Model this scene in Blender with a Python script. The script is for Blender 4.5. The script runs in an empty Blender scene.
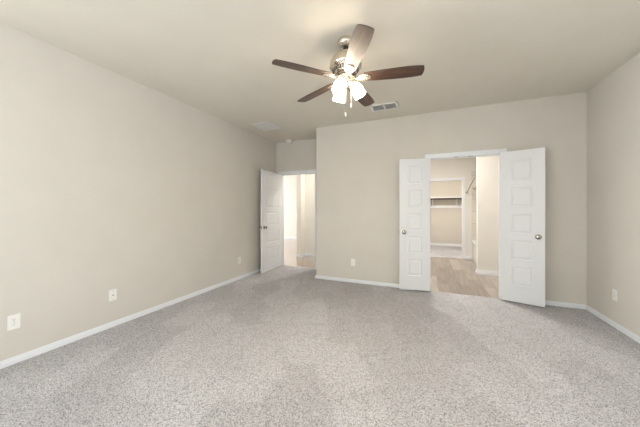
import bpy, bmesh, math, random
from mathutils import Vector, Matrix
random.seed(7)
PI = math.pi
SC = bpy.context.scene
COL = SC.collection

# ------------------------------------------------------------------ camera
YAW = 0.398
cam_d = bpy.data.cameras.new('camera')
cam = bpy.data.objects.new('camera', cam_d)
COL.objects.link(cam)
cam.location = (0, 0, 1.26)
cam.rotation_euler = (PI / 2, 0, YAW)
cam_d.sensor_width = 36
cam_d.lens = 254.31 / 640 * 36
cam_d.shift_y = -4.45 / 640
cam_d.clip_start = 0.02
SC.camera = cam

# ------------------------------------------------------------------ world, lights, exposure
SC.view_settings.view_transform = 'Standard'
SC.view_settings.look = 'None'
SC.view_settings.gamma = 1
SC.view_settings.use_curve_mapping = False
SC.view_settings.exposure = 0.21
world = bpy.data.worlds.new('world')
SC.world = world
world.use_nodes = True
wn = world.node_tree.nodes
bg = wn['Background']
sky = wn.new('ShaderNodeTexSky')
sky.sky_type = 'NISHITA'
sky.sun_disc = False
sky.sun_elevation = math.radians(40)
world.node_tree.links.new(sky.outputs['Color'], bg.inputs['Color'])
bg.inputs['Strength'].default_value = 0.35


def area(name, loc, rot, sx, sy, power, color):
    d = bpy.data.lights.new(name, 'AREA')
    d.shape = 'RECTANGLE'
    d.size, d.size_y = sx, sy
    d.energy = power
    d.color = color
    o = bpy.data.objects.new(name, d)
    COL.objects.link(o)
    o.location = loc
    o.rotation_euler = rot
    return o


# area lights outside the three bedroom windows beside and behind the camera: one facing in,
# the others tilted up, added as fill that bounces off the ceiling
DAY = (0.90, 0.95, 1.0)
UP = PI / 2 + 0.9
area('window_light', (-3.287, -1.6, 1.5), (PI / 2, 0, -PI / 2), 1.5, 1.5, 225, DAY)  # shines in through the added left window
area('upward_fill', (-3.457, -1.6, 1.25), (UP, 0, -PI / 2), 1.5, 1.2, 210, DAY)
area('upward_fill', (2.2, -1.6, 1.25), (UP, 0, PI / 2), 1.5, 1.2, 175, DAY)
area('upward_fill', (-1.5, -2.95, 1.25), (UP, 0, 0), 1.5, 1.2, 50, DAY)
# daylight at the living room window, ceiling lamps of bath, walk-in closet and hall
area('window_light', (-8.9, 7.2, 1.5), (PI / 2, 0, -PI / 2), 2.4, 1.9, 215, (0.97, 0.985, 1.0))
area('bath_lamp', (0.0, 5.38, 2.70), (0, 0, 0), 0.5, 0.3, 56, (1.0, 0.96, 0.90))
area('closet_lamp', (0.35, 7.85, 2.70), (0, 0, 0), 0.3, 0.3, 38, (1.0, 0.95, 0.87))
area('hall_lamp', (-2.0, 5.60, 2.71), (0, 0, 0), 0.12, 0.12, 24, (1.0, 0.95, 0.86))
GLASS_LIT = 30.0     # glow of a lit frosted shade
BULB_LIT = 760.0     # the bulb inside it
GLASS_DIM = 24.0     # the shade on the right, a little dimmer

# ------------------------------------------------------------------ materials


def mat(name, color, rough=0.6, metal=0.0, spec=0.5):
    m = bpy.data.materials.new(name)
    m.use_nodes = True
    b = m.node_tree.nodes['Principled BSDF']
    b.inputs['Base Color'].default_value = (*color, 1)
    b.inputs['Roughness'].default_value = rough
    b.inputs['Metallic'].default_value = metal
    b.inputs['Specular IOR Level'].default_value = spec
    return m, m.node_tree.nodes, m.node_tree.links, b


def noise(n, l, scale, detail=2, rough=0.5, vec=None):
    t = n.new('ShaderNodeTexNoise')
    t.inputs['Scale'].default_value = scale
    t.inputs['Detail'].default_value = detail
    t.inputs['Roughness'].default_value = rough
    if vec is None:
        c = n.new('ShaderNodeTexCoord')
        vec = c.outputs['Object']
    l.new(vec, t.inputs['Vector'])
    return t


def ramp(n, l, fac, stops):
    r = n.new('ShaderNodeValToRGB')
    e = r.color_ramp.elements
    while len(e) < len(stops):
        e.new(0.5)
    for i, (p, c) in enumerate(stops):
        e[i].position = p
        e[i].color = (*c, 1)
    l.new(fac, r.inputs['Fac'])
    return r


def bump(n, l, h, b, strength, dist=0.002):
    u = n.new('ShaderNodeBump')
    u.inputs['Strength'].default_value = strength
    u.inputs['Distance'].default_value = dist
    l.new(h, u.inputs['Height'])
    l.new(u.outputs['Normal'], b.inputs['Normal'])
    return u


def mapped(n, l, scale, rot=(0, 0, 0)):
    c = n.new('ShaderNodeTexCoord')
    mp = n.new('ShaderNodeMapping')
    mp.inputs['Scale'].default_value = scale
    mp.inputs['Rotation'].default_value = rot
    l.new(c.outputs['Object'], mp.inputs['Vector'])
    return mp.outputs['Vector']


def paint(name, color):
    m, n, l, b = mat(name, color, 0.75, 0, 0.25)
    t = noise(n, l, 180, 3, 0.6)
    bump(n, l, t.outputs['Fac'], b, 0.25, 0.0015)
    t2 = noise(n, l, 3, 2)
    lo = tuple(c * 0.985 for c in color)
    hi = tuple(min(1, c * 1.015) for c in color)
    r = ramp(n, l, t2.outputs['Fac'], [(0.3, lo), (0.7, hi)])
    l.new(r.outputs['Color'], b.inputs['Base Color'])
    return m


M = {}
M['wall'] = paint('wall_paint', (0.64, 0.60, 0.543))
M['ceil'] = paint('ceiling_paint', (0.72, 0.675, 0.595))
M['cream'] = paint('hall_paint', (0.76, 0.735, 0.685))
M['white'] = mat('white_trim_paint', (0.78, 0.79, 0.815), 0.38, 0, 0.5)[0]
M['door'] = mat('white_door_paint', (0.755, 0.76, 0.775), 0.42, 0, 0.5)[0]
M['plastic'] = mat('white_plastic', (0.84, 0.82, 0.79), 0.35)[0]
M['slot'] = mat('dark_slot', (0.03, 0.03, 0.03), 0.6)[0]
M['chrome'] = mat('satin_nickel', (0.42, 0.39, 0.35), 0.2, 1.0)[0]
M['bronze'] = mat('bronze_metal', (0.50, 0.38, 0.25), 0.4, 0.5)[0]
M['darkrod'] = mat('dark_closet_rod', (0.05, 0.03, 0.02), 0.45, 0.3)[0]
M['grille'] = mat('grey_grille', (0.60, 0.60, 0.58), 0.5)[0]
M['grille_light'] = mat('white_grille', (0.87, 0.86, 0.83), 0.5)[0]
M['duct'] = mat('dark_duct', (0.16, 0.16, 0.15), 0.8)[0]
M['tub'] = mat('white_acrylic', (0.86, 0.85, 0.83), 0.15)[0]


def carpet():
    m, n, l, b = mat('beige_carpet', (0.45, 0.4, 0.36), 0.95, 0, 0.05)
    c = n.new('ShaderNodeTexCoord')
    vo = n.new('ShaderNodeTexVoronoi')
    vo.inputs['Scale'].default_value = 215
    l.new(c.outputs['Object'], vo.inputs['Vector'])
    sep = n.new('ShaderNodeSeparateColor')
    l.new(vo.outputs['Color'], sep.inputs[0])
    fine = noise(n, l, 140, 4, 0.75)
    mf = n.new('ShaderNodeMix')
    mf.data_type = 'FLOAT'
    mf.inputs[0].default_value = 0.62
    l.new(sep.outputs[0], mf.inputs[2])
    l.new(fine.outputs['Fac'], mf.inputs[3])
    r1 = ramp(n, l, mf.outputs[0], [(0.30, (0.135, 0.126, 0.128)), (0.44, (0.428, 0.422, 0.440)), (0.70, (0.65, 0.64, 0.66))])
    # pile brushed one way or the other by the vacuum: strokes with soft wavering edges
    wob = noise(n, l, 2.2, 2)
    va = n.new('ShaderNodeVectorMath')
    va.operation = 'MULTIPLY_ADD'
    va.inputs[1].default_value = (0.5, 0.5, 0)
    l.new(wob.outputs['Color'], va.inputs[0])
    l.new(mapped(n, l, (1, 1, 1), (0, 0, PI / 2 - 0.42)), va.inputs[2])
    br = n.new('ShaderNodeTexBrick')
    br.inputs['Scale'].default_value = 1
    br.inputs['Brick Width'].default_value = 0.72
    br.inputs['Row Height'].default_value = 0.36
    br.inputs['Mortar Size'].default_value = 0.03
    br.inputs['Mortar Smooth'].default_value = 1.0
    br.inputs['Color1'].default_value = (0.1, 0.1, 0.1, 1)
    br.inputs['Color2'].default_value = (0.9, 0.9, 0.9, 1)
    br.inputs['Mortar'].default_value = (0.45, 0.45, 0.45, 1)
    l.new(va.outputs[0], br.inputs['Vector'])
    soft = noise(n, l, 1.3, 3)
    mb_ = n.new('ShaderNodeMix')
    mb_.data_type = 'FLOAT'
    mb_.inputs[0].default_value = 0.5
    l.new(br.outputs['Color'], mb_.inputs[2])
    l.new(soft.outputs['Fac'], mb_.inputs[3])
    r2 = ramp(n, l, mb_.outputs[0], [(0.30, (0.91, 0.90, 0.893)), (0.70, (1.08, 1.08, 1.08))])
    mx = n.new('ShaderNodeMix')
    mx.data_type = 'RGBA'
    mx.blend_type = 'MULTIPLY'
    mx.inputs[0].default_value = 1
    l.new(r1.outputs['Color'], mx.inputs[6])
    l.new(r2.outputs['Color'], mx.inputs[7])
    l.new(mx.outputs[2], b.inputs['Base Color'])
    bump(n, l, mf.outputs[0], b, 0.35, 0.005)
    return m


def planks(name, c0, c1, c2, rough, rot=0.0):
    m, n, l, b = mat(name, c1, rough, 0, 0.5)
    v = mapped(n, l, (1, 1, 1), (0, 0, PI / 2 + rot))
    br = n.new('ShaderNodeTexBrick')
    br.inputs['Scale'].default_value = 1
    br.inputs['Brick Width'].default_value = 1.2
    br.inputs['Row Height'].default_value = 0.17
    br.inputs['Mortar Size'].default_value = 0.0016
    br.inputs['Color1'].default_value = (0.25, 0.25, 0.25, 1)
    br.inputs['Color2'].default_value = (0.75, 0.75, 0.75, 1)
    br.inputs['Mortar'].default_value = (0.0, 0.0, 0.0, 1)
    br.offset = 0.37
    l.new(v, br.inputs['Vector'])
    g = noise(n, l, 1, 5, 0.6, mapped(n, l, (26, 1.8, 1), (0, 0, rot)))
    mx = n.new('ShaderNodeMix')
    mx.data_type = 'FLOAT'
    mx.inputs[0].default_value = 0.55
    l.new(br.outputs['Color'], mx.inputs[2])
    l.new(g.outputs['Fac'], mx.inputs[3])
    r = ramp(n, l, mx.outputs[0], [(0.25, c0), (0.5, c1), (0.72, c2)])
    l.new(r.outputs['Color'], b.inputs['Base Color'])
    return m


def tile():
    m, n, l, b = mat('cream_tile', (0.72, 0.68, 0.62), 0.25)
    br = n.new('ShaderNodeTexBrick')
    br.inputs['Scale'].default_value = 1
    br.inputs['Brick Width'].default_value = 0.32
    br.inputs['Row Height'].default_value = 0.30
    br.inputs['Mortar Size'].default_value = 0.004
    br.inputs['Color1'].default_value = (0.74, 0.70, 0.64, 1)
    br.inputs['Color2'].default_value = (0.70, 0.66, 0.60, 1)
    br.inputs['Mortar'].default_value = (0.50, 0.45, 0.40, 1)
    br.offset = 0.0
    l.new(mapped(n, l, (1, 1, 1), (PI / 2, 0, 0)), br.inputs['Vector'])
    l.new(br.outputs['Color'], b.inputs['Base Color'])
    return m


def wood():
    m, n, l, b = mat('walnut_blade', (0.12, 0.05, 0.02), 0.55, 0, 0.3)
    g = noise(n, l, 1, 5, 0.65, mapped(n, l, (3, 30, 8)))
    r = ramp(n, l, g.outputs['Fac'], [(0.3, (0.018, 0.006, 0.003)), (0.52, (0.055, 0.020, 0.008)), (0.75, (0.14, 0.058, 0.022))])
    l.new(r.outputs['Color'], b.inputs['Base Color'])
    b.inputs['Coat Weight'].default_value = 0.85
    b.inputs['Coat IOR'].default_value = 1.6
    b.inputs['Coat Roughness'].default_value = 0.44
    return m


def glow(name, strength, color=(1.0, 0.87, 0.68)):
    m, n, l, b = mat(name, (0.85, 0.85, 0.85), 0.4)
    b.inputs['Emission Color'].default_value = (*color, 1)
    b.inputs['Emission Strength'].default_value = strength
    return m


def pane():
    m = bpy.data.materials.new('window_glass')
    m.use_nodes = True
    n, l = m.node_tree.nodes, m.node_tree.links
    n.remove(n['Principled BSDF'])
    t = n.new('ShaderNodeBsdfTransparent')
    t.inputs['Color'].default_value = (0.96, 0.98, 0.98, 1)
    g = n.new('ShaderNodeBsdfGlossy')
    g.inputs['Roughness'].default_value = 0.02
    f = n.new('ShaderNodeFresnel')
    f.inputs['IOR'].default_value = 1.35
    mx = n.new('ShaderNodeMixShader')
    l.new(f.outputs[0], mx.inputs[0])
    l.new(t.outputs[0], mx.inputs[1])
    l.new(g.outputs[0], mx.inputs[2])
    l.new(mx.outputs[0], n['Material Output'].inputs['Surface'])
    return m


M['carpet'] = carpet()
M['vinyl'] = planks('grey_brown_vinyl_planks', (0.15, 0.122, 0.102), (0.31, 0.268, 0.233), (0.47, 0.42, 0.375), 0.32)
M['hall_vinyl'] = planks('brown_vinyl_planks', (0.16, 0.10, 0.065), (0.30, 0.21, 0.15), (0.42, 0.32, 0.24), 0.22)
hb = M['hall_vinyl'].node_tree.nodes['Principled BSDF']
hb.inputs['Coat Weight'].default_value = 1.0
hb.inputs['Coat IOR'].default_value = 1.8
hb.inputs['Coat Roughness'].default_value = 0.16
M['tile'] = tile()
M['wood'] = wood()
M['nickel'] = mat('brushed_nickel', (0.68, 0.615, 0.52), 0.27, 0.95)[0]
M['lit'] = glow('lit_frosted_glass', GLASS_LIT)
M['bulb_lit'] = glow('lit_bulb', BULB_LIT)
M['dim'] = glow('frosted_glass', GLASS_DIM)
M['bulb_dim'] = glow('clear_lit_bulb', BULB_LIT)
M['glass'] = pane()

# ------------------------------------------------------------------ mesh helpers


class MB:
    def __init__(self):
        self.v, self.f = [], []

    def add(self, vs, fs, T=None):
        k = len(self.v)
        self.v += [tuple(T @ Vector(p)) if T is not None else tuple(p) for p in vs]
        self.f += [tuple(i + k for i in q) for q in fs]
        return self

    def box(self, a, b, T=None):
        x0, y0, z0 = a
        x1, y1, z1 = b
        vs = [(x, y, z) for z in (z0, z1) for x, y in ((x0, y0), (x1, y0), (x1, y1), (x0, y1))]
        return self.add(vs, [(3, 2, 1, 0), (4, 5, 6, 7), (0, 1, 5, 4), (1, 2, 6, 5), (2, 3, 7, 6), (3, 0, 4, 7)], T)

    def bevbox(self, a, b, r, T=None, seg=2):
        bm = bmesh.new()
        bmesh.ops.create_cube(bm, size=1)
        for q in bm.verts:
            q.co = Vector([a[i] + (q.co[i] + 0.5) * (b[i] - a[i]) for i in range(3)])
        bmesh.ops.bevel(bm, geom=list(bm.edges), offset=r, segments=seg, affect='EDGES', profile=0.6)
        bm.verts.index_update()
        vs = [tuple(q.co) for q in bm.verts]
        fs = [tuple(q.index for q in f.verts) for f in bm.faces]
        bm.free()
        return self.add(vs, fs, T)

    def prism(self, poly, z0, z1, T=None):
        n = len(poly)
        vs = [(x, y, z0) for x, y in poly] + [(x, y, z1) for x, y in poly]
        fs = [tuple(range(n))[::-1], tuple(range(n, 2 * n))] + [(i, (i + 1) % n, n + (i + 1) % n, n + i) for i in range(n)]
        return self.add(vs, fs, T)

    def lathe(self, prof, seg=32, T=None, cap=True):
        n = len(prof)
        vs, fs = [], []
        for k in range(seg):
            a = 2 * PI * k / seg
            vs += [(r * math.cos(a), r * math.sin(a), z) for r, z in prof]
        for k in range(seg):
            j = (k + 1) % seg
            for i in range(n - 1):
                fs.append((k * n + i, j * n + i, j * n + i + 1, k * n + i + 1))
        if cap:
            if prof[0][0] > 1e-6:
                fs.append(tuple(k * n for k in range(seg))[::-1])
            if prof[-1][0] > 1e-6:
                fs.append(tuple(k * n + n - 1 for k in range(seg)))
        return self.add(vs, fs, T)

    def tube(self, pts, r, seg=12, T=None):
        pts = [Vector(p) for p in pts]
        n = len(pts)
        rr = r if isinstance(r, (list, tuple)) else [r] * n
        vs, fs = [], []
        up = Vector((0, 0, 1))
        for i, p in enumerate(pts):
            d = (pts[min(i + 1, n - 1)] - pts[max(i - 1, 0)]).normalized()
            u = d.cross(up)
            if u.length < 1e-3:
                u = d.cross(Vector((1, 0, 0)))
            u.normalize()
            w = u.cross(d)
            for k in range(seg):
                a = 2 * PI * k / seg
                vs.append(tuple(p + u * (rr[i] * math.cos(a)) + w * (rr[i] * math.sin(a))))
        for i in range(n - 1):
            for k in range(seg):
                j = (k + 1) % seg
                fs.append((i * seg + k, i * seg + j, (i + 1) * seg + j, (i + 1) * seg + k))
        fs.append(tuple(range(seg))[::-1])
        fs.append(tuple((n - 1) * seg + k for k in range(seg)))
        return self.add(vs, fs, T)

    def build(self, name, m, parent=None, smooth=False, loc=None):
        me = bpy.data.meshes.new(name)
        me.from_pydata(self.v, [], self.f)
        bm = bmesh.new()
        bm.from_mesh(me)
        bmesh.ops.remove_doubles(bm, verts=bm.verts, dist=1e-5)
        bmesh.ops.recalc_face_normals(bm, faces=bm.faces)
        if smooth:
            for f in bm.faces:
                f.smooth = True
            for e in bm.edges:
                if len(e.link_faces) == 2 and e.calc_face_angle(0) > math.radians(38):
                    e.smooth = False
        bm.to_mesh(me)
        bm.free()
        me.materials.append(m)
        o = bpy.data.objects.new(name, me)
        COL.objects.link(o)
        if parent is not None:
            o.parent = parent
        if loc is not None:
            o.location = loc
        return o


def tag(o, label, cat, group=None, kind=None):
    o['label'] = label
    o['category'] = cat
    if group:
        o['group'] = group
    if kind:
        o['kind'] = kind
    return o


def empty(name, loc, rz=0.0):
    o = bpy.data.objects.new(name, None)
    COL.objects.link(o)
    o.location = loc
    o.rotation_euler = (0, 0, rz)
    o.empty_display_size = 0.1
    return o


def children(o):
    return [c for c in bpy.data.objects if c.parent == o]


def copy_tree(o, parent=None):
    c = o.copy()
    COL.objects.link(c)
    if parent is not None:
        c.parent = parent
    for ch in children(o):
        copy_tree(ch, c)
    return c


def S(name, mb, m, label, cat, smooth=False):
    return tag(mb.build(name, m, None, smooth), label, cat, None, 'structure')


# ------------------------------------------------------------------ room dimensions (metres)
XL, XR, YB, YA, YF, H = -3.107, 1.851, 4.246, 4.87, -2.6, 2.737
XS = -1.865                     # side wall of the entry alcove
T_ = 0.12
YP = 5.71                       # bath partition
YD, YC = 7.294, 9.663           # far bath wall, far closet wall
DX0, DX1, DZ = 0.040, 0.950, 2.032     # bath double door opening
EX0, EX1, EZ = -2.985, -2.165, 2.018   # entry door opening
CX0, CX1, CZ = 0.010, 0.822, 1.992     # closet opening

# floors
S('floor', MB().box((XL, YF, -0.05), (XR, YB, 0)).box((XL, YB, -0.05), (XS, YA, 0)).box((EX0, YA, -0.05), (EX1, 4.945, 0))
  .box((DX0, YB, -0.05), (DX1, 4.272, 0)), M['carpet'], 'speckled beige cut-pile carpet with vacuum marks across the bedroom', 'floor')
S('floor_bath', MB().box((DX0, 4.272, -0.05), (DX1, 4.366, -0.001)).box((-1.13, 4.366, -0.05), (1.80, YD, -0.001))
  .box((CX0, YD, -0.05), (CX1, YD + 0.04, -0.001)), M['vinyl'], 'grey-brown wood-look plank floor beyond the open double doors', 'floor')
S('floor_closet', MB().box((-0.6, YD + T_, -0.05), (1.3, YC, 0)).box((CX0, YD + 0.04, -0.05), (CX1, YD + T_, 0)),
  M['carpet'], 'beige carpet inside the walk-in closet past the bathroom', 'floor')
S('floor_hall', MB().box((EX0, 4.945, -0.05), (EX1, 4.99, -0.001)).box((-9, 4.99, -0.05), (-1.25, 9.5, -0.001)),
  M['hall_vinyl'], 'glossy brown plank floor of the hall beyond the entry door', 'floor')

# ceilings
S('ceiling', MB().box((XL - T_, YF - T_, H), (XR + T_, YB + T_, H + 0.1)).box((XL - T_, YB + T_, H), (XS + T_, YA + T_, H + 0.1)),
  M['ceil'], 'flat greige painted bedroom ceiling carrying the fan', 'ceiling')
S('ceiling_bath', MB().box((-1.25, YB + T_, H), (1.92, YC + T_, H + 0.1)), M['ceil'], 'ceiling over the bathroom and closet', 'ceiling')
S('ceiling_hall', MB().box((-9.12, YA + T_, H), (-1.25, 9.62, H + 0.1)), M['ceil'], 'ceiling over the hall beyond the entry door', 'ceiling')

# walls


def rounded_L():
    r = 0.014
    arc = [(XS + r - r * math.sin(a), YB + r - r * math.cos(a)) for a in [k * PI / 12 for k in range(6, -1, -1)]]
    return [(XS, YA)] + arc + [(DX0 - 0.018, YB), (DX0 - 0.018, YB + T_), (XS + T_, YB + T_), (XS + T_, YA)]


S('wall_back', MB().prism(rounded_L(), 0, H).box((DX1 + 0.018, YB, 0), (XR, YB + T_, H)).box((DX0 - 0.018, YB, DZ + 0.018), (DX1 + 0.018, YB + T_, H)),
  M['wall'], 'greige back wall around the bathroom double doors with a rounded outer corner', 'wall')
S('wall_alcove', MB().box((XL, YA, 0), (EX0 - 0.018, YA + T_, H)).box((EX1 + 0.018, YA, 0), (XS + T_, YA + T_, H))
  .box((EX0 - 0.018, YA, EZ + 0.018), (EX1 + 0.018, YA + T_, H)), M['wall'], 'short greige wall over the entry door in the recessed corner', 'wall')
# walls beside and behind the camera, a window in each; the side ones are added for their light
WZ0, WZ1 = 0.75, 2.25


def window_wall(name, n, label, wlabel, p, ang, x0, x1):
    """wall slab in local XZ, outside is +Y; window centred on local x = 0"""
    T = Matrix.Translation(p) @ Matrix.Rotation(ang, 4, 'Z')
    hw, hh = 0.75, WZ1 - WZ0
    mb = MB().box((x0, 0, 0), (x1, T_, WZ0), T).box((x0, 0, WZ1), (x1, T_, H), T).box((x0, 0, WZ0), (-hw, T_, WZ1), T).box((hw, 0, WZ0), (x1, T_, WZ1), T)
    S(name, mb, M['wall'], label, 'wall')
    w = empty('window_%d' % n, T @ Vector((0, 0.06, WZ0)), ang)
    tag(w, wlabel, 'window', None, 'structure')
    f = MB()
    for a0, a1, z0, z1 in ((-hw, -hw + .05, 0, hh), (hw - .05, hw, 0, hh), (-hw, hw, 0, .05), (-hw, hw, hh - .05, hh), (-hw, hw, hh / 2 - .025, hh / 2 + .025)):
        f.box((a0, -.035, z0), (a1, .035, z1))
    f.build('window_frame', M['white'], w)
    MB().box((-hw + .05, -.004, .05), (hw - .05, .004, hh - .05)).build('pane', M['glass'], w)
    MB().box((-hw - .04, -.12, -.03), (hw + .04, -.045, 0)).build('window_sill', M['white'], w)


window_wall('wall_right', 1, 'plain greige wall at the right edge with one outlet', 'unseen white framed sash window added in the right wall to light the room',
            (XR, -1.6, 0), -PI / 2, -(YB + T_ + 1.6), -1.6 - YF)
window_wall('wall_left', 3, 'long plain greige wall on the left with outlets', 'unseen white framed sash window added in the left wall to light the room',
            (XL, -1.6, 0), PI / 2, YF + 1.6, YA + T_ + 1.6)
window_wall('wall_front', 2, 'greige wall with a window behind the camera', 'white sash window in the wall behind the camera',
            (-1.5, YF, 0), PI, -(XR + T_ + 1.5), -XL + T_ - 1.5)

# bathroom shell
S('wall_bath_left', MB().box((-1.25, YB + T_, 0), (-1.13, YD, H)), M['cream'], 'cream bathroom wall hidden left of the double doors', 'wall')
S('wall_bath_right', MB().box((1.80, YB + T_, 0), (1.92, YD, H)), M['cream'], 'cream bathroom wall behind the tub', 'wall')
S('wall_partition', MB().box((0.905, YP, 0), (1.80, YP + T_, H)), M['cream'], 'cream partition wall standing in front of the bathtub', 'wall')
S('wall_bath_far', MB().box((-1.25, YD, 0), (CX0 - 0.018, YD + T_, H)).box((CX1 + 0.018, YD, 0), (1.92, YD + T_, H))
  .box((CX0 - 0.018, YD, CZ + 0.018), (CX1 + 0.018, YD + T_, H)), M['cream'], 'cream far bathroom wall around the closet doorway', 'wall')
S('wall_closet_far', MB().box((-0.72, YC, 0), (1.42, YC + T_, H)), M['wall'], 'beige wall behind the closet shelf', 'wall')
S('wall_closet_left', MB().box((-0.72, YD + T_, 0), (-0.6, YC, H)), M['wall'], 'beige left wall of the walk-in closet', 'wall')
S('wall_closet_right', MB().box((1.3, YD + T_, 0), (1.42, YC, H)), M['wall'], 'beige right wall of the walk-in closet', 'wall')
S('trim_tile', MB().box((1.02, YD - 0.01, 0.40), (1.79, YD, 2.195)).box((1.79, YP + T_, 0.40), (1.80, YD, 2.195)),
  M['tile'], 'pale square tile surround above the bathtub', 'tile')

# hall and living room shell
S('wall_hall_near', MB().box((-9.12, YA, 0), (XL - T_, YA + T_, H)), M['cream'], 'cream living room wall hidden behind the left wall', 'wall')
S('wall_hall_far', MB().box((-9.12, 9.5, 0), (-1.13, 9.62, H)), M['cream'], 'bright cream far wall seen through the entry doorway', 'wall')
S('wall_hall_right', MB().bevbox((-3.147, 5.905, 0), (-3.012, 6.24, H), 0.008), M['cream'],
  'narrow cream wall end standing in the hall beyond the entry door', 'wall')
S('wall_hall_back', MB().box((-3.012, 6.12, 0), (-1.25, 6.24, H)), M['cream'], 'cream hall wall at the right side of the entry doorway view', 'wall')
S('wall_hall_end', MB().box((-1.37, YA + T_, 0), (-1.25, 6.12, H)), M['cream'], 'cream end wall of the hall, hidden', 'wall')
S('wall_living_left', MB().box((-9.12, YA + T_, 0), (-9.0, 9.5, 0.5)).box((-9.12, YA + T_, 2.5), (-9.0, 9.5, H))
  .box((-9.12, YA + T_, 0.5), (-9.0, 5.95, 2.5)).box((-9.12, 8.45, 0.5), (-9.0, 9.5, 2.5)), M['cream'], 'far living room wall with a wide window, hidden', 'wall')
S('wall_living_right', MB().box((-3.147, 6.24, 0), (-3.03, 9.5, H)), M['cream'], 'cream living room side wall behind the hall wall end', 'wall')

# ------------------------------------------------------------------ baseboards
BP = [(0, 0), (0.014, 0), (0.014, 0.034), (0.007, 0.037), (0.0075, 0.048), (0.004, 0.056), (0, 0.056)]


def base(path, prof=BP):
    """sweep the profile along a floor path; the room lies to the left of the path"""
    mb = MB()
    n, k = len(path), len(prof)
    P = [Vector(p) for p in path]
    rows = []
    for i in range(n):
        ds = []
        if i > 0:
            ds.append((P[i] - P[i - 1]).normalized())
        if i < n - 1:
            ds.append((P[i + 1] - P[i]).normalized())
        ns = [Vector((-d.y, d.x)) for d in ds]
        if len(ns) == 2:
            m = (ns[0] + ns[1]).normalized()
            m /= max(0.2, m.dot(ns[0]))
        else:
            m = ns[0]
        rows.append([(P[i].x + m.x * v, P[i].y + m.y * v, z) for v, z in prof])
    vs = [q for r in rows for q in r]
    fs = []
    for i in range(n - 1):
        for j in range(k):
            a, b = i * k + j, i * k + (j + 1) % k
            fs.append((a, b, b + k, a + k))
    fs += [tuple(range(k)), tuple((n - 1) * k + j for j in range(k))[::-1]]
    return mb.add(vs, fs)


CW = 0.066
S('baseboard_left', base([(EX0 - CW, YA), (XL, YA), (XL, YF)]), M['white'], 'white baseboard along the long left wall', 'baseboard')
S('baseboard_back', base([(DX0 - CW, YB), (XS, YB), (XS, YA), (EX1 + CW, YA)]), M['white'], 'white baseboard along the back wall left of the double doors', 'baseboard')
S('baseboard_right', base([(XR, YF), (XR, YB), (DX1 + CW, YB)]), M['white'], 'white baseboard around the right corner beside the open door leaf', 'baseboard')
S('baseboard_front', base([(XL, YF), (XR, YF)]), M['white'], 'white baseboard below the windows behind the camera', 'baseboard')
BB = [(v * 1.1, z * 1.5) for v, z in BP]
S('baseboard_partition', base([(1.80, YP), (0.905, YP), (0.905, YP + T_)][::1], BB), M['white'], 'white baseboard at the foot of the bathroom partition wall', 'baseboard')
S('baseboard_bath', base([(1.0, YD), (CX1 + 0.07, YD)], BB), M['white'], 'short white baseboard between closet doorway and bathtub', 'baseboard')
S('baseboard_closet', base([(1.3, YC), (-0.6, YC)], BB), M['white'], 'white baseboard at the back of the closet', 'baseboard')
S('baseboard_hall', base([(-1.37, 6.12), (-3.012, 6.12), (-3.012, 5.905), (-3.147, 5.905), (-3.147, 9.5), (-9.0, 9.5)], BB), M['white'],
  'white baseboard around the cream hall walls', 'baseboard')

# ------------------------------------------------------------------ door casings and jambs
CP = [(0, 0), (0, 0.007), (0.006, 0.009), (0.03, 0.010), (0.052, 0.0125), (CW, 0.0125), (CW, 0)]


def casing(mb, x0, x1, zt, y, s, prof=CP, zb=0.0):
    k = len(prof)
    rows = []
    for path in range(4):
        row = []
        for u, v in prof:
            x = (x0 - u) if path < 2 else (x1 + u)
            z = zb if path in (0, 3) else zt + u
            row.append((x, y + s * v, z))
        rows += row
    fs = []
    for i in range(3):
        for j in range(k):
            a, b = i * k + j, i * k + (j + 1) % k
            fs.append((a, b, b + k, a + k))
    fs += [tuple(range(k)), tuple(3 * k + j for j in range(k))]
    return mb.add(rows, fs)


def jamb(mb, x0, x1, zt, y0, y1, stop=True):
    mb.box((x0 - .018, y0, 0), (x0, y1, zt)).box((x1, y0, 0), (x1 + .018, y1, zt)).box((x0 - .018, y0, zt), (x1 + .018, y1, zt + .018))
    if stop:
        ym = y0 + 0.045
        mb.box((x0, ym, 0), (x0 + .01, ym + .03, zt)).box((x1 - .01, ym, 0), (x1, ym + .03, zt)).box((x0, ym, zt - .01), (x1, ym + .03, zt))
    return mb


t1 = jamb(casing(casing(MB(), DX0, DX1, DZ, YB, -1), DX0, DX1, DZ, YB + T_, 1), DX0, DX1, DZ, YB, YB + T_)
t1 = S('trim_1', t1, M['white'], 'white painted frame around the bathroom double doorway', 'door frame')
for x in (0.40, 0.585):
    MB().bevbox((x - .03, YB + 0.012, DZ - 0.003), (x + .03, YB + 0.034, DZ + 0.001), 0.0008).build('strike_plate', M['chrome'], t1)
t2 = jamb(casing(casing(MB(), EX0, EX1, EZ, YA, -1), EX0, EX1, EZ, YA + T_, 1), EX0, EX1, EZ, YA, YA + T_)
S('trim_2', t2, M['white'], 'white painted frame around the entry doorway in the recess', 'door frame')
t3 = jamb(casing(MB(), CX0, CX1, CZ, YD, -1), CX0, CX1, CZ, YD, YD + T_, False)
S('trim_3', t3, M['white'], 'white painted frame around the closet doorway past the bathroom', 'door frame')

# ------------------------------------------------------------------ doors


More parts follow.
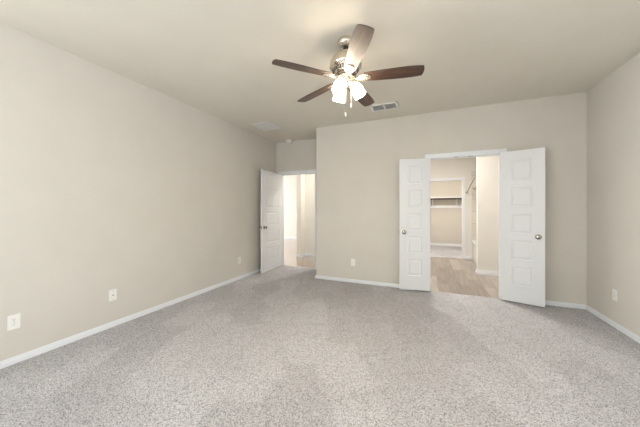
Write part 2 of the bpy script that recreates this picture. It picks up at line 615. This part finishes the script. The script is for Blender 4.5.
def leaf_mesh(w, h, t, stile):
    rows = [0.0]
    tops = [(0.22, 0.471), (0.569, 0.823), (0.918, 1.176), (1.274, 1.532), (1.630, 1.900)]
    for a, b in tops:
        rows += [a, b]
    rows.append(h)
    colx = [0, stile, w - stile, w]
    mb = MB()
    for y, s in ((0, 1), (t, -1)):
        for r in range(len(rows) - 1):
            for c in range(3):
                x0, x1, z0, z1 = colx[c], colx[c + 1], rows[r], rows[r + 1]
                if c == 1 and r % 2 == 1:
                    rings = [(0, 0), (0.005, 0.006), (0.012, 0.0075), (0.020, 0.0075), (0.030, 0.0025), (0.036, 0.0018)]
                    vs = []
                    for i, d in rings:
                        vs += [(x0 + i, y + s * d, z0 + i), (x1 - i, y + s * d, z0 + i), (x1 - i, y + s * d, z1 - i), (x0 + i, y + s * d, z1 - i)]
                    fs = []
                    for k in range(len(rings) - 1):
                        for q in range(4):
                            a, b = k * 4 + q, k * 4 + (q + 1) % 4
                            fs.append((a, b, b + 4, a + 4))
                    k = (len(rings) - 1) * 4
                    fs.append((k, k + 1, k + 2, k + 3))
                    mb.add(vs, fs)
                else:
                    mb.add([(x0, y, z0), (x1, y, z0), (x1, y, z1), (x0, y, z1)], [(0, 1, 2, 3)])
    for i in range(len(rows) - 1):
        for x in (0, w):
            mb.add([(x, 0, rows[i]), (x, t, rows[i]), (x, t, rows[i + 1]), (x, 0, rows[i + 1])], [(0, 1, 2, 3)])
    for i in range(3):
        for z in (0, h):
            mb.add([(colx[i], 0, z), (colx[i + 1], 0, z), (colx[i + 1], t, z), (colx[i], t, z)], [(0, 1, 2, 3)])
    return mb


def door(name, loc, rz, w, h, t, label, stile, knob_z=0.885, zb=0.018):
    d = empty(name, (loc[0], loc[1], zb), rz)
    tag(d, label, 'door', None, 'structure')
    leaf_mesh(w, h, t, stile).build('door_leaf', M['door'], d)
    for s, y in ((-1, 0.0), (1, t)):
        k = MB().lathe([(0, 0), (0.0325, 0), (0.033, 0.004), (0.029, 0.008), (0.012, 0.011), (0.011, 0.028), (0.018, 0.034),
                        (0.0265, 0.042), (0.028, 0.050), (0.025, 0.058), (0.014, 0.063), (0, 0.064)], 28)
        o = k.build('knob', M['chrome'], d, True)
        o.location = (w - 0.066, y, knob_z)
        o.rotation_euler = (-s * PI / 2, 0, 0)
    MB().bevbox((w - 0.001, t / 2 - 0.011, knob_z - 0.03), (w + 0.0012, t / 2 + 0.011, knob_z + 0.03), 0.0005).build('latch_plate', M['chrome'], d)
    return d


def hinges(d, y, t):
    for z in (0.18, 1.0, 1.83):
        MB().lathe([(0, -0.045), (0.006, -0.045), (0.006, 0.045), (0, 0.045)], 12).build('hinge', M['white'], d, True, (-0.004, y, z))


e1 = door('door_1', (-2.984, 4.850), math.radians(-88.7), 0.757, 2.005, 0.034,
          'white five-panel entry door swung open flat toward the left wall', 0.125, zb=0.016)
hinges(e1, -0.002, 0.034)
PHL = math.atan2(-0.097, -0.44)
d2 = door('door_2', (0.0395, 4.2265), PHL, 0.446, 2.012, 0.032,
          'left white five-panel leaf of the bathroom double doors, nearly flat to the wall', 0.118)
hinges(d2, -0.003, 0.032)
PHR = math.atan2(-0.134, 0.436)
d3 = door('door_3', (0.930, 4.1985), PHR, 0.467, 2.022, 0.032,
          'right white five-panel leaf of the bathroom double doors, swung wide', 0.120)
hinges(d3, 0.035, 0.032)
for d, x in ((d2, 0.225), (d3, 0.23)):
    MB().bevbox((x - .022, 0.004, 2.008), (x + .022, 0.028, 2.0145 if d is d2 else 2.0245), 0.001).build('ball_catch', M['chrome'], d)

# ------------------------------------------------------------------ ceiling fan
FX, FY = -0.657, 2.140
fan = empty('ceiling_fan', (FX, FY, H))
tag(fan, 'ceiling fan with five dark wood blades, nickel motor and three glass shades', 'ceiling fan')
ZB = 2.402 - H
PITCH = math.radians(12)
MB().lathe([(0, 0), (0.066, 0), (0.070, -0.006), (0.070, -0.024), (0.062, -0.042), (0.046, -0.058), (0.030, -0.066), (0.022, -0.067), (0, -0.067)], 40).build('canopy', M['nickel'], fan, True)
MB().lathe([(0, -0.06), (0.021, -0.062), (0.024, -0.069), (0.018, -0.078), (0.011, -0.081), (0.011, -0.098), (0.03, -0.100), (0.03, -0.118), (0, -0.118)], 24).build('downrod', mat('black_rod', (0.02, 0.02, 0.02), 0.35)[0], fan, True)
mh = MB().lathe([(0, -0.108), (0.04, -0.110), (0.066, -0.117), (0.092, -0.132), (0.115, -0.154), (0.130, -0.180), (0.139, -0.208), (0.141, -0.226),
                 (0.138, -0.240), (0.130, -0.248), (0.120, -0.258), (0.094, -0.292), (0.086, -0.300), (0, -0.300)], 56).build('motor_housing', M['nickel'], fan, True)
# vent ribs around the lower bowl, separated by dark slots
slots = MB()
for k in range(30):
    a = 2 * PI * k / 30
    T = Matrix.Rotation(a, 4, 'Z') @ Matrix.Translation((0.1075, 0, -0.2755)) @ Matrix.Rotation(math.radians(-52.6), 4, 'Y')
    slots.bevbox((-0.015, -0.0048, -0.002), (0.015, 0.0048, 0.0025), 0.0015, T, 1)
slots.build('vent_slot', M['slot'], mh)
MB().lathe([(0, -0.300), (0.088, -0.300), (0.092, -0.304), (0.092, -0.312), (0.088, -0.316), (0, -0.316)], 40).build('flywheel', mat('dark_flywheel', (0.06, 0.05, 0.045), 0.4, 0.6)[0], fan, True)
MB().lathe([(0, -0.316), (0.066, -0.316), (0.070, -0.322), (0.068, -0.330), (0.056, -0.334), (0.055, -0.372), (0.050, -0.384), (0.036, -0.394), (0.014, -0.399), (0.010, -0.410), (0, -0.412)], 36).build('switch_housing', M['nickel'], fan, True)

# blade outline in its own frame: x outward, y across
HWID = [(0.118, 0.034), (0.135, 0.044), (0.17, 0.051), (0.22, 0.055), (0.30, 0.0600), (0.40, 0.0650), (0.50, 0.0665), (0.57, 0.0645), (0.608, 0.0605), (0.632, 0.0570)]
tip = [(0.638, 0.0535), (0.641, 0.045), (0.645, 0.028), (0.647, 0.010)]
side = HWID + tip
outline = [(x, -y) for x, y in side] + [(x, y) for x, y in side[::-1]]


def blade_bm():
    mb = MB()
    n = len(outline)
    t = 0.0032
    ins = [(x + (0.0015 if x < 0.2 else (-0.0015 if x > 0.6 else 0)), y - math.copysign(0.0015, y)) for x, y in outline]
    vs = [(x, y, -t) for x, y in ins] + [(x, y, -t * .5) for x, y in outline] + [(x, y, t * .5) for x, y in outline] + [(x, y, t) for x, y in ins]
    fs = [tuple(range(n))[::-1], tuple(range(3 * n, 4 * n))]
    for k in range(3):
        fs += [(k * n + i, k * n + (i + 1) % n, (k + 1) * n + (i + 1) % n, (k + 1) * n + i) for i in range(n)]
    return mb.add(vs, fs)


def iron_bm():
    mb = MB()
    # arm: from the flywheel out to the blade, widening into a rounded leaf plate with two side lobes
    pl = [(0.108, 0.012), (0.122, 0.026), (0.142, 0.034), (0.168, 0.036), (0.195, 0.031), (0.211, 0.018), (0.216, 0.005)]
    poly = [(x, -y) for x, y in pl] + [(x, y) for x, y in pl[::-1]]
    mb.prism(poly, -0.0105, -0.0034)
    pl2 = [(0.118, 0.008), (0.138, 0.018), (0.163, 0.020), (0.188, 0.015), (0.199, 0.004)]
    mb.prism([(x, -y) for x, y in pl2] + [(x, y) for x, y in pl2[::-1]], -0.0155, -0.0105)
    pts = [(0.055, 0.0), (0.070, 0.0), (0.085, -0.004), (0.100, -0.010), (0.115, -0.010), (0.132, -0.008)]
    w = [0.020, 0.017, 0.013, 0.011, 0.013, 0.016]
    vs, fs = [], []
    for (x, z), hw in zip(pts, w):
        zz = z + 0.012 * (1 if x < 0.08 else 0)
        vs += [(x, -hw, zz - .005), (x, hw, zz - .005), (x, hw * .8, zz + .004), (x, -hw * .8, zz + .004)]
    for i in range(len(pts) - 1):
        for q in range(4):
            a, b = i * 4 + q, i * 4 + (q + 1) % 4
            fs.append((a, b, b + 4, a + 4))
    k = (len(pts) - 1) * 4
    fs += [(3, 2, 1, 0), (k, k + 1, k + 2, k + 3)]
    mb.add(vs, fs)
    for x, y in ((0.134, 0.024), (0.134, -0.024), (0.198, 0.0)):
        mb.lathe([(0, -0.0145), (0.004, -0.0138), (0.0055, -0.0105), (0, -0.0104)], 10, Matrix.Translation((x, y, 0)))
    return mb


b0 = blade_bm().build('blade', M['wood'], fan)
i0 = iron_bm().build('blade_iron', M['nickel'], b0, True)
for k in range(5):
    b = b0 if k == 0 else b0.copy()
    if k:
        COL.objects.link(b)
        c = i0.copy()
        COL.objects.link(c)
        c.parent = b
    a = math.radians(10.63 + 72 * k)
    b.matrix_local = Matrix.Translation((0, 0, ZB)) @ Matrix.Rotation(a, 4, 'Z') @ Matrix.Rotation(-PITCH, 4, 'X')

# light kit: three arms and tulip shades
SH = [(0.018, 0.000), (0.024, -0.003), (0.034, -0.013), (0.043, -0.030), (0.0495, -0.053), (0.052, -0.076), (0.0515, -0.098), (0.052, -0.114), (0.0535, -0.124)]
SHP = SH + [(r - 0.003, z) for r, z in SH[::-1]]
for k, m_ in enumerate(('dim', 'lit', 'lit')):
    az = YAW + (0, 2 * PI / 3, -2 * PI / 3)[k] + math.radians(-4)
    R = Matrix.Rotation(az, 4, 'Z')
    tilt = math.radians(-29)
    arm = MB().tube([(0.045, 0, -0.350), (0.058, 0, -0.348), (0.066, 0, -0.354), (0.071, 0, -0.366)], [0.010, 0.009, 0.009, 0.010], 12, R)
    Th = R @ Matrix.Translation((0.066, 0, -0.376)) @ Matrix.Rotation(tilt, 4, 'Y')
    arm.lathe([(0, 0.012), (0.012, 0.012), (0.019, 0.005), (0.0215, -0.003), (0.0205, -0.012), (0, -0.012)], 24, Th)
    arm.build('light_arm', M['nickel'], fan, True)
    s = MB().lathe(SHP, 36, cap=False).build('lamp_shade', M[m_], fan, True)
    s.matrix_local = Th @ Matrix.Translation((0, 0, -0.004))
    if m_ == 'lit':
        s['label'] = 'brightly lit white frosted glass shade'
    else:
        s['label'] = 'slightly dimmer lit frosted glass shade'
    bulb = MB().lathe([(0, -0.018), (0.012, -0.02), (0.013, -0.034), (0.022, -0.052), (0.028, -0.072), (0.026, -0.09), (0.016, -0.102), (0, -0.106)], 20).build('bulb', M['bulb_' + m_], s, True)
Rv = Vector((math.cos(YAW), math.sin(YAW), 0))
Fv = Vector((-math.sin(YAW), math.cos(YAW), 0))
for off, zt, zl in ((Rv * -0.004 - Fv * 0.050, -0.372, 2.085), (Rv * 0.046 - Fv * 0.026, -0.366, 2.170)):
    zl -= H
    ch = MB()
    ch.tube([(off.x, off.y, zt), (off.x, off.y, zl)], 0.0017, 8)
    pc = ch.build('pull_chain', M['nickel'], fan, True)
    MB().lathe([(0, 0.0), (0.003, -0.001), (0.0055, -0.010), (0.006, -0.026), (0.004, -0.034), (0, -0.036)], 12).build('pull_knob', M['plastic'], pc, True, (off.x, off.y, zl + 0.002))

# ------------------------------------------------------------------ ceiling fittings
v = empty('ceiling_vent', (-0.565, 3.735, H))
tag(v, 'white rectangular ceiling vent with two grey louvered halves, right of the fan', 'vent')
fw, fd = 0.19, 0.116
fr = MB()
for a, b in (((-fw, -fd), (fw, -fd + .026)), ((-fw, fd - .026), (fw, fd)), ((-fw, -fd), (-fw + .030, fd)), ((fw - .030, -fd), (fw, fd)), ((-.009, -fd), (.009, fd))):
    fr.bevbox((a[0], a[1], -.011), (b[0], b[1], 0), 0.002)
fr.build('frame', M['plastic'], v)
for s in (-1, 1):
    g = MB()
    x0, x1 = (-fw + .028, -.008) if s < 0 else (.008, fw - .028)
    g.box((x0, -fd + .02, -.0015), (x1, fd - .02, -.0005))
    for k in range(11):
        y = -fd + .032 + k * (2 * fd - .064) / 10
        g.box((x0, -.0075, -.0007), (x1, .0075, .0007), Matrix.Translation((0, y, -.007)) @ Matrix.Rotation(math.radians(35), 4, 'X'))
    g.build('louver', M['grille'], v)
r = empty('return_air_grille', (-2.63, 3.805, H))
tag(r, 'square white return grille on the ceiling near the left wall', 'vent')
fr = MB()
q = 0.195
for a, b in (((-q, -q), (q, -q + .028)), ((-q, q - .028), (q, q)), ((-q, -q), (-q + .028, q)), ((q - .028, -q), (q, q))):
    fr.bevbox((a[0], a[1], -.012), (b[0], b[1], 0), 0.003)
fr.build('frame', M['plastic'], r)
g = MB().box((-q + .02, -q + .02, -.002), (q - .02, q - .02, -.0005))
for k in range(20):
    y = -q + .036 + k * (2 * q - .072) / 19
    g.box((-q + .026, -.008, -.0008), (q - .026, .008, .0008), Matrix.Translation((0, y, -.0075)) @ Matrix.Rotation(math.radians(14), 4, 'X'))
g.build('louver', M['grille_light'], r)
sd = empty('smoke_detector', (-2.735, 4.785, H))
tag(sd, 'small round white smoke detector on the ceiling above the entry door', 'smoke detector')
MB().lathe([(0, 0), (0.072, 0), (0.073, -0.010), (0.066, -0.018), (0, -0.018)], 36).build('base', M['plastic'], sd, True)
MB().lathe([(0, -0.017), (0.063, -0.017), (0.062, -0.034), (0.055, -0.048), (0.042, -0.055), (0, -0.056)], 36).build('cover', M['plastic'], sd, True)

# ------------------------------------------------------------------ wall plates


def plate(name, loc, rz, label, cat, jack=False, group=None):
    """local frame: plate in the XZ plane, room side is -Y"""
    o = empty(name, loc, rz)
    tag(o, label, cat, group)
    MB().bevbox((-.036, -.006, -.059), (.036, 0, .059), 0.0028).build('cover_plate', M['plastic'], o)
    if jack:
        j = MB().bevbox((-.010, -.0085, -.010), (.010, -.005, .010), 0.001).build('jack', M['plastic'], o)
        MB().box((-.0055, -.0091, -.005), (.0055, -.0080, .005)).build('socket_opening', M['slot'], j)
        for z in (-.042, .042):
            MB().lathe([(0, 0), (.003, 0), (.0025, .0015), (0, .002)], 10, Matrix.Translation((0, -.006, z)) @ Matrix.Rotation(PI / 2, 4, 'X')).build('screw', M['chrome'], o)
        return o
    for z in (-.0195, .0195):
        rc = MB()
        pts = [(.0165 * math.cos(a), max(-.0125, min(.0125, .0175 * math.sin(a)))) for a in [2 * PI * i / 24 for i in range(24)]]
        rc.prism(pts, 0, .003, Matrix.Translation((0, -.0055, z)) @ Matrix.Rotation(PI / 2, 4, 'X'))
        rr = rc.build('receptacle', M['plastic'], o)
        sl = MB().box((-.0075, -.0088, z - .001), (-.0055, -.0083, z + .008)).box((.0055, -.0088, z), (.0073, -.0083, z + .0075))
        sl.lathe([(0, 0), (.0024, 0), (.0024, .0004), (0, .0004)], 10, Matrix.Translation((0, -.0084, z - .0065)) @ Matrix.Rotation(PI / 2, 4, 'X'))
        sl.build('slot', M['slot'], rr)
    MB().lathe([(0, 0), (.003, 0), (.0025, .0015), (0, .002)], 10, Matrix.Translation((0, -.006, 0)) @ Matrix.Rotation(PI / 2, 4, 'X')).build('screw', M['chrome'], o)
    return o


plate('wall_outlet', (XL, 0.944, 0.339), PI / 2, 'white duplex outlet low on the left wall, nearest the camera', 'outlet', False, 'wall outlets around the bedroom')
plate('data_jack', (XL, 1.652, 0.338), PI / 2, 'white single-jack plate on the left wall, second from the camera', 'jack plate', True)
plate('wall_outlet', (XL, 3.649, 0.340), PI / 2, 'white outlet on the left wall just before the open entry door', 'outlet', False, 'wall outlets around the bedroom')
plate('wall_outlet', (-1.169, YB, 0.346), 0, 'white outlet on the back wall left of the double doors', 'outlet', False, 'wall outlets around the bedroom')
plate('wall_outlet', (XR, 3.718, 0.343), -PI / 2, 'white outlet on the right wall near the corner', 'outlet', False, 'wall outlets around the bedroom')

# ------------------------------------------------------------------ bathtub, shower rod, shower head
tb = empty('bathtub', (1.4, 6.56, 0))
tag(tb, 'white bathtub edge peeking out behind the partition wall', 'bathtub')


def tub():
    mb = MB()
    hx, hy, zt = 0.385, 0.72, 0.485

    def ring(ax, ay, z, rad):
        out = []
        for cx, cy, a0 in ((1, 1, 0), (-1, 1, PI / 2), (-1, -1, PI), (1, -1, 3 * PI / 2)):
            for k in range(6):
                a = a0 + k * PI / 10
                out.append((cx * (ax - rad) + rad * math.cos(a), cy * (ay - rad) + rad * math.sin(a), z))
        return out
    rings = [ring(hx - .02, hy - .005, 0, .01), ring(hx - .02, hy - .005, zt - .05, .01), ring(hx, hy, zt - .045, .01), ring(hx, hy, zt - .008, .01), ring(hx - .008, hy - .008, zt, .01),
             ring(hx - .06, hy - .07, zt, .10), ring(hx - .075, hy - .09, zt - .02, .11), ring(hx - .11, hy - .16, .15, .14), ring(hx - .17, hy - .24, .11, .13)]
    vs = [p for r_ in rings for p in r_]
    n = 24
    fs = []
    for i in range(len(rings) - 1):
        for k in range(n):
            fs.append((i * n + k, i * n + (k + 1) % n, (i + 1) * n + (k + 1) % n, (i + 1) * n + k))
    fs += [tuple(range(n))[::-1], tuple((len(rings) - 1) * n + k for k in range(n))]
    return mb.add(vs, fs)


tub().build('basin', M['tub'], tb, True)
MB().lathe([(0, 0), (.03, 0), (.03, .004), (0, .006)], 20, Matrix.Translation((0, .45, .112))).build('drain', M['chrome'], tb, True)
ro = empty('shower_curtain_rod', (0.915, YD, 1.68))
tag(ro, 'bronze shower curtain rod slanting up from the far bathroom wall', 'curtain rod')
MB().lathe([(0, 0), (.026, 0), (.026, .008), (.014, .016), (0, .018)], 20, Matrix.Rotation(PI / 2, 4, 'X')).build('flange', M['bronze'], ro, True)
MB().tube([(0, -.01, -0.004), (.006, -.35, .074), (.012, -.7, .155), (.015, -.95, .212), (.012, -1.06, .228), (.002, -1.2, .231), (-.010, -1.46, .228)], .0115, 12).build('rod', M['bronze'], ro, True)
sh = empty('wall_shower', (1.155, YD - 0.01, 1.79))
tag(sh, 'small bronze shower fitting on the tiled wall, half hidden by the partition', 'shower')
MB().tube([(0, 0, 0), (0, -.06, .01), (-.04, -.11, 0.0), (-.07, -.13, -.02)], .009, 10).build('shower_arm', M['bronze'], sh, True)
MB().lathe([(0, 0), (.012, 0), (.018, -.02), (.04, -.04), (.042, -.05), (0, -.052)], 20, Matrix.Translation((-.07, -.13, -.015)) @ Matrix.Rotation(.6, 4, 'Y')).build('spray_head', M['bronze'], sh, True)

# ------------------------------------------------------------------ closet shelf
cl = empty('closet_shelf', (0.35, YC, 1.63))
tag(cl, 'white closet shelf with brackets and dark hanging rod on the beige wall', 'shelf')
MB().bevbox((-.95, -.31, 0), (.95, 0, .036), .003).build('shelf_board', M['white'], cl)
MB().box((-.95, -.018, -.335), (.95, 0, -.25)).build('wall_cleat', M['white'], cl)
MB().tube([(-.95, -.26, -.035), (.95, -.26, -.035)], .019, 14).build('hanging_rod', M['darkrod'], cl, True)
for x in (-.17, .575):
    bk = MB().box((x - .019, -.03, -.30), (x + .019, -.006, 0)).box((x - .019, -.29, -.014), (x + .019, -.006, 0))
    bk.tube([(x, -.025, -.27), (x, -.15, -.12), (x, -.265, -.012)], .010, 8)
    bk.build('bracket', M['white'], cl)
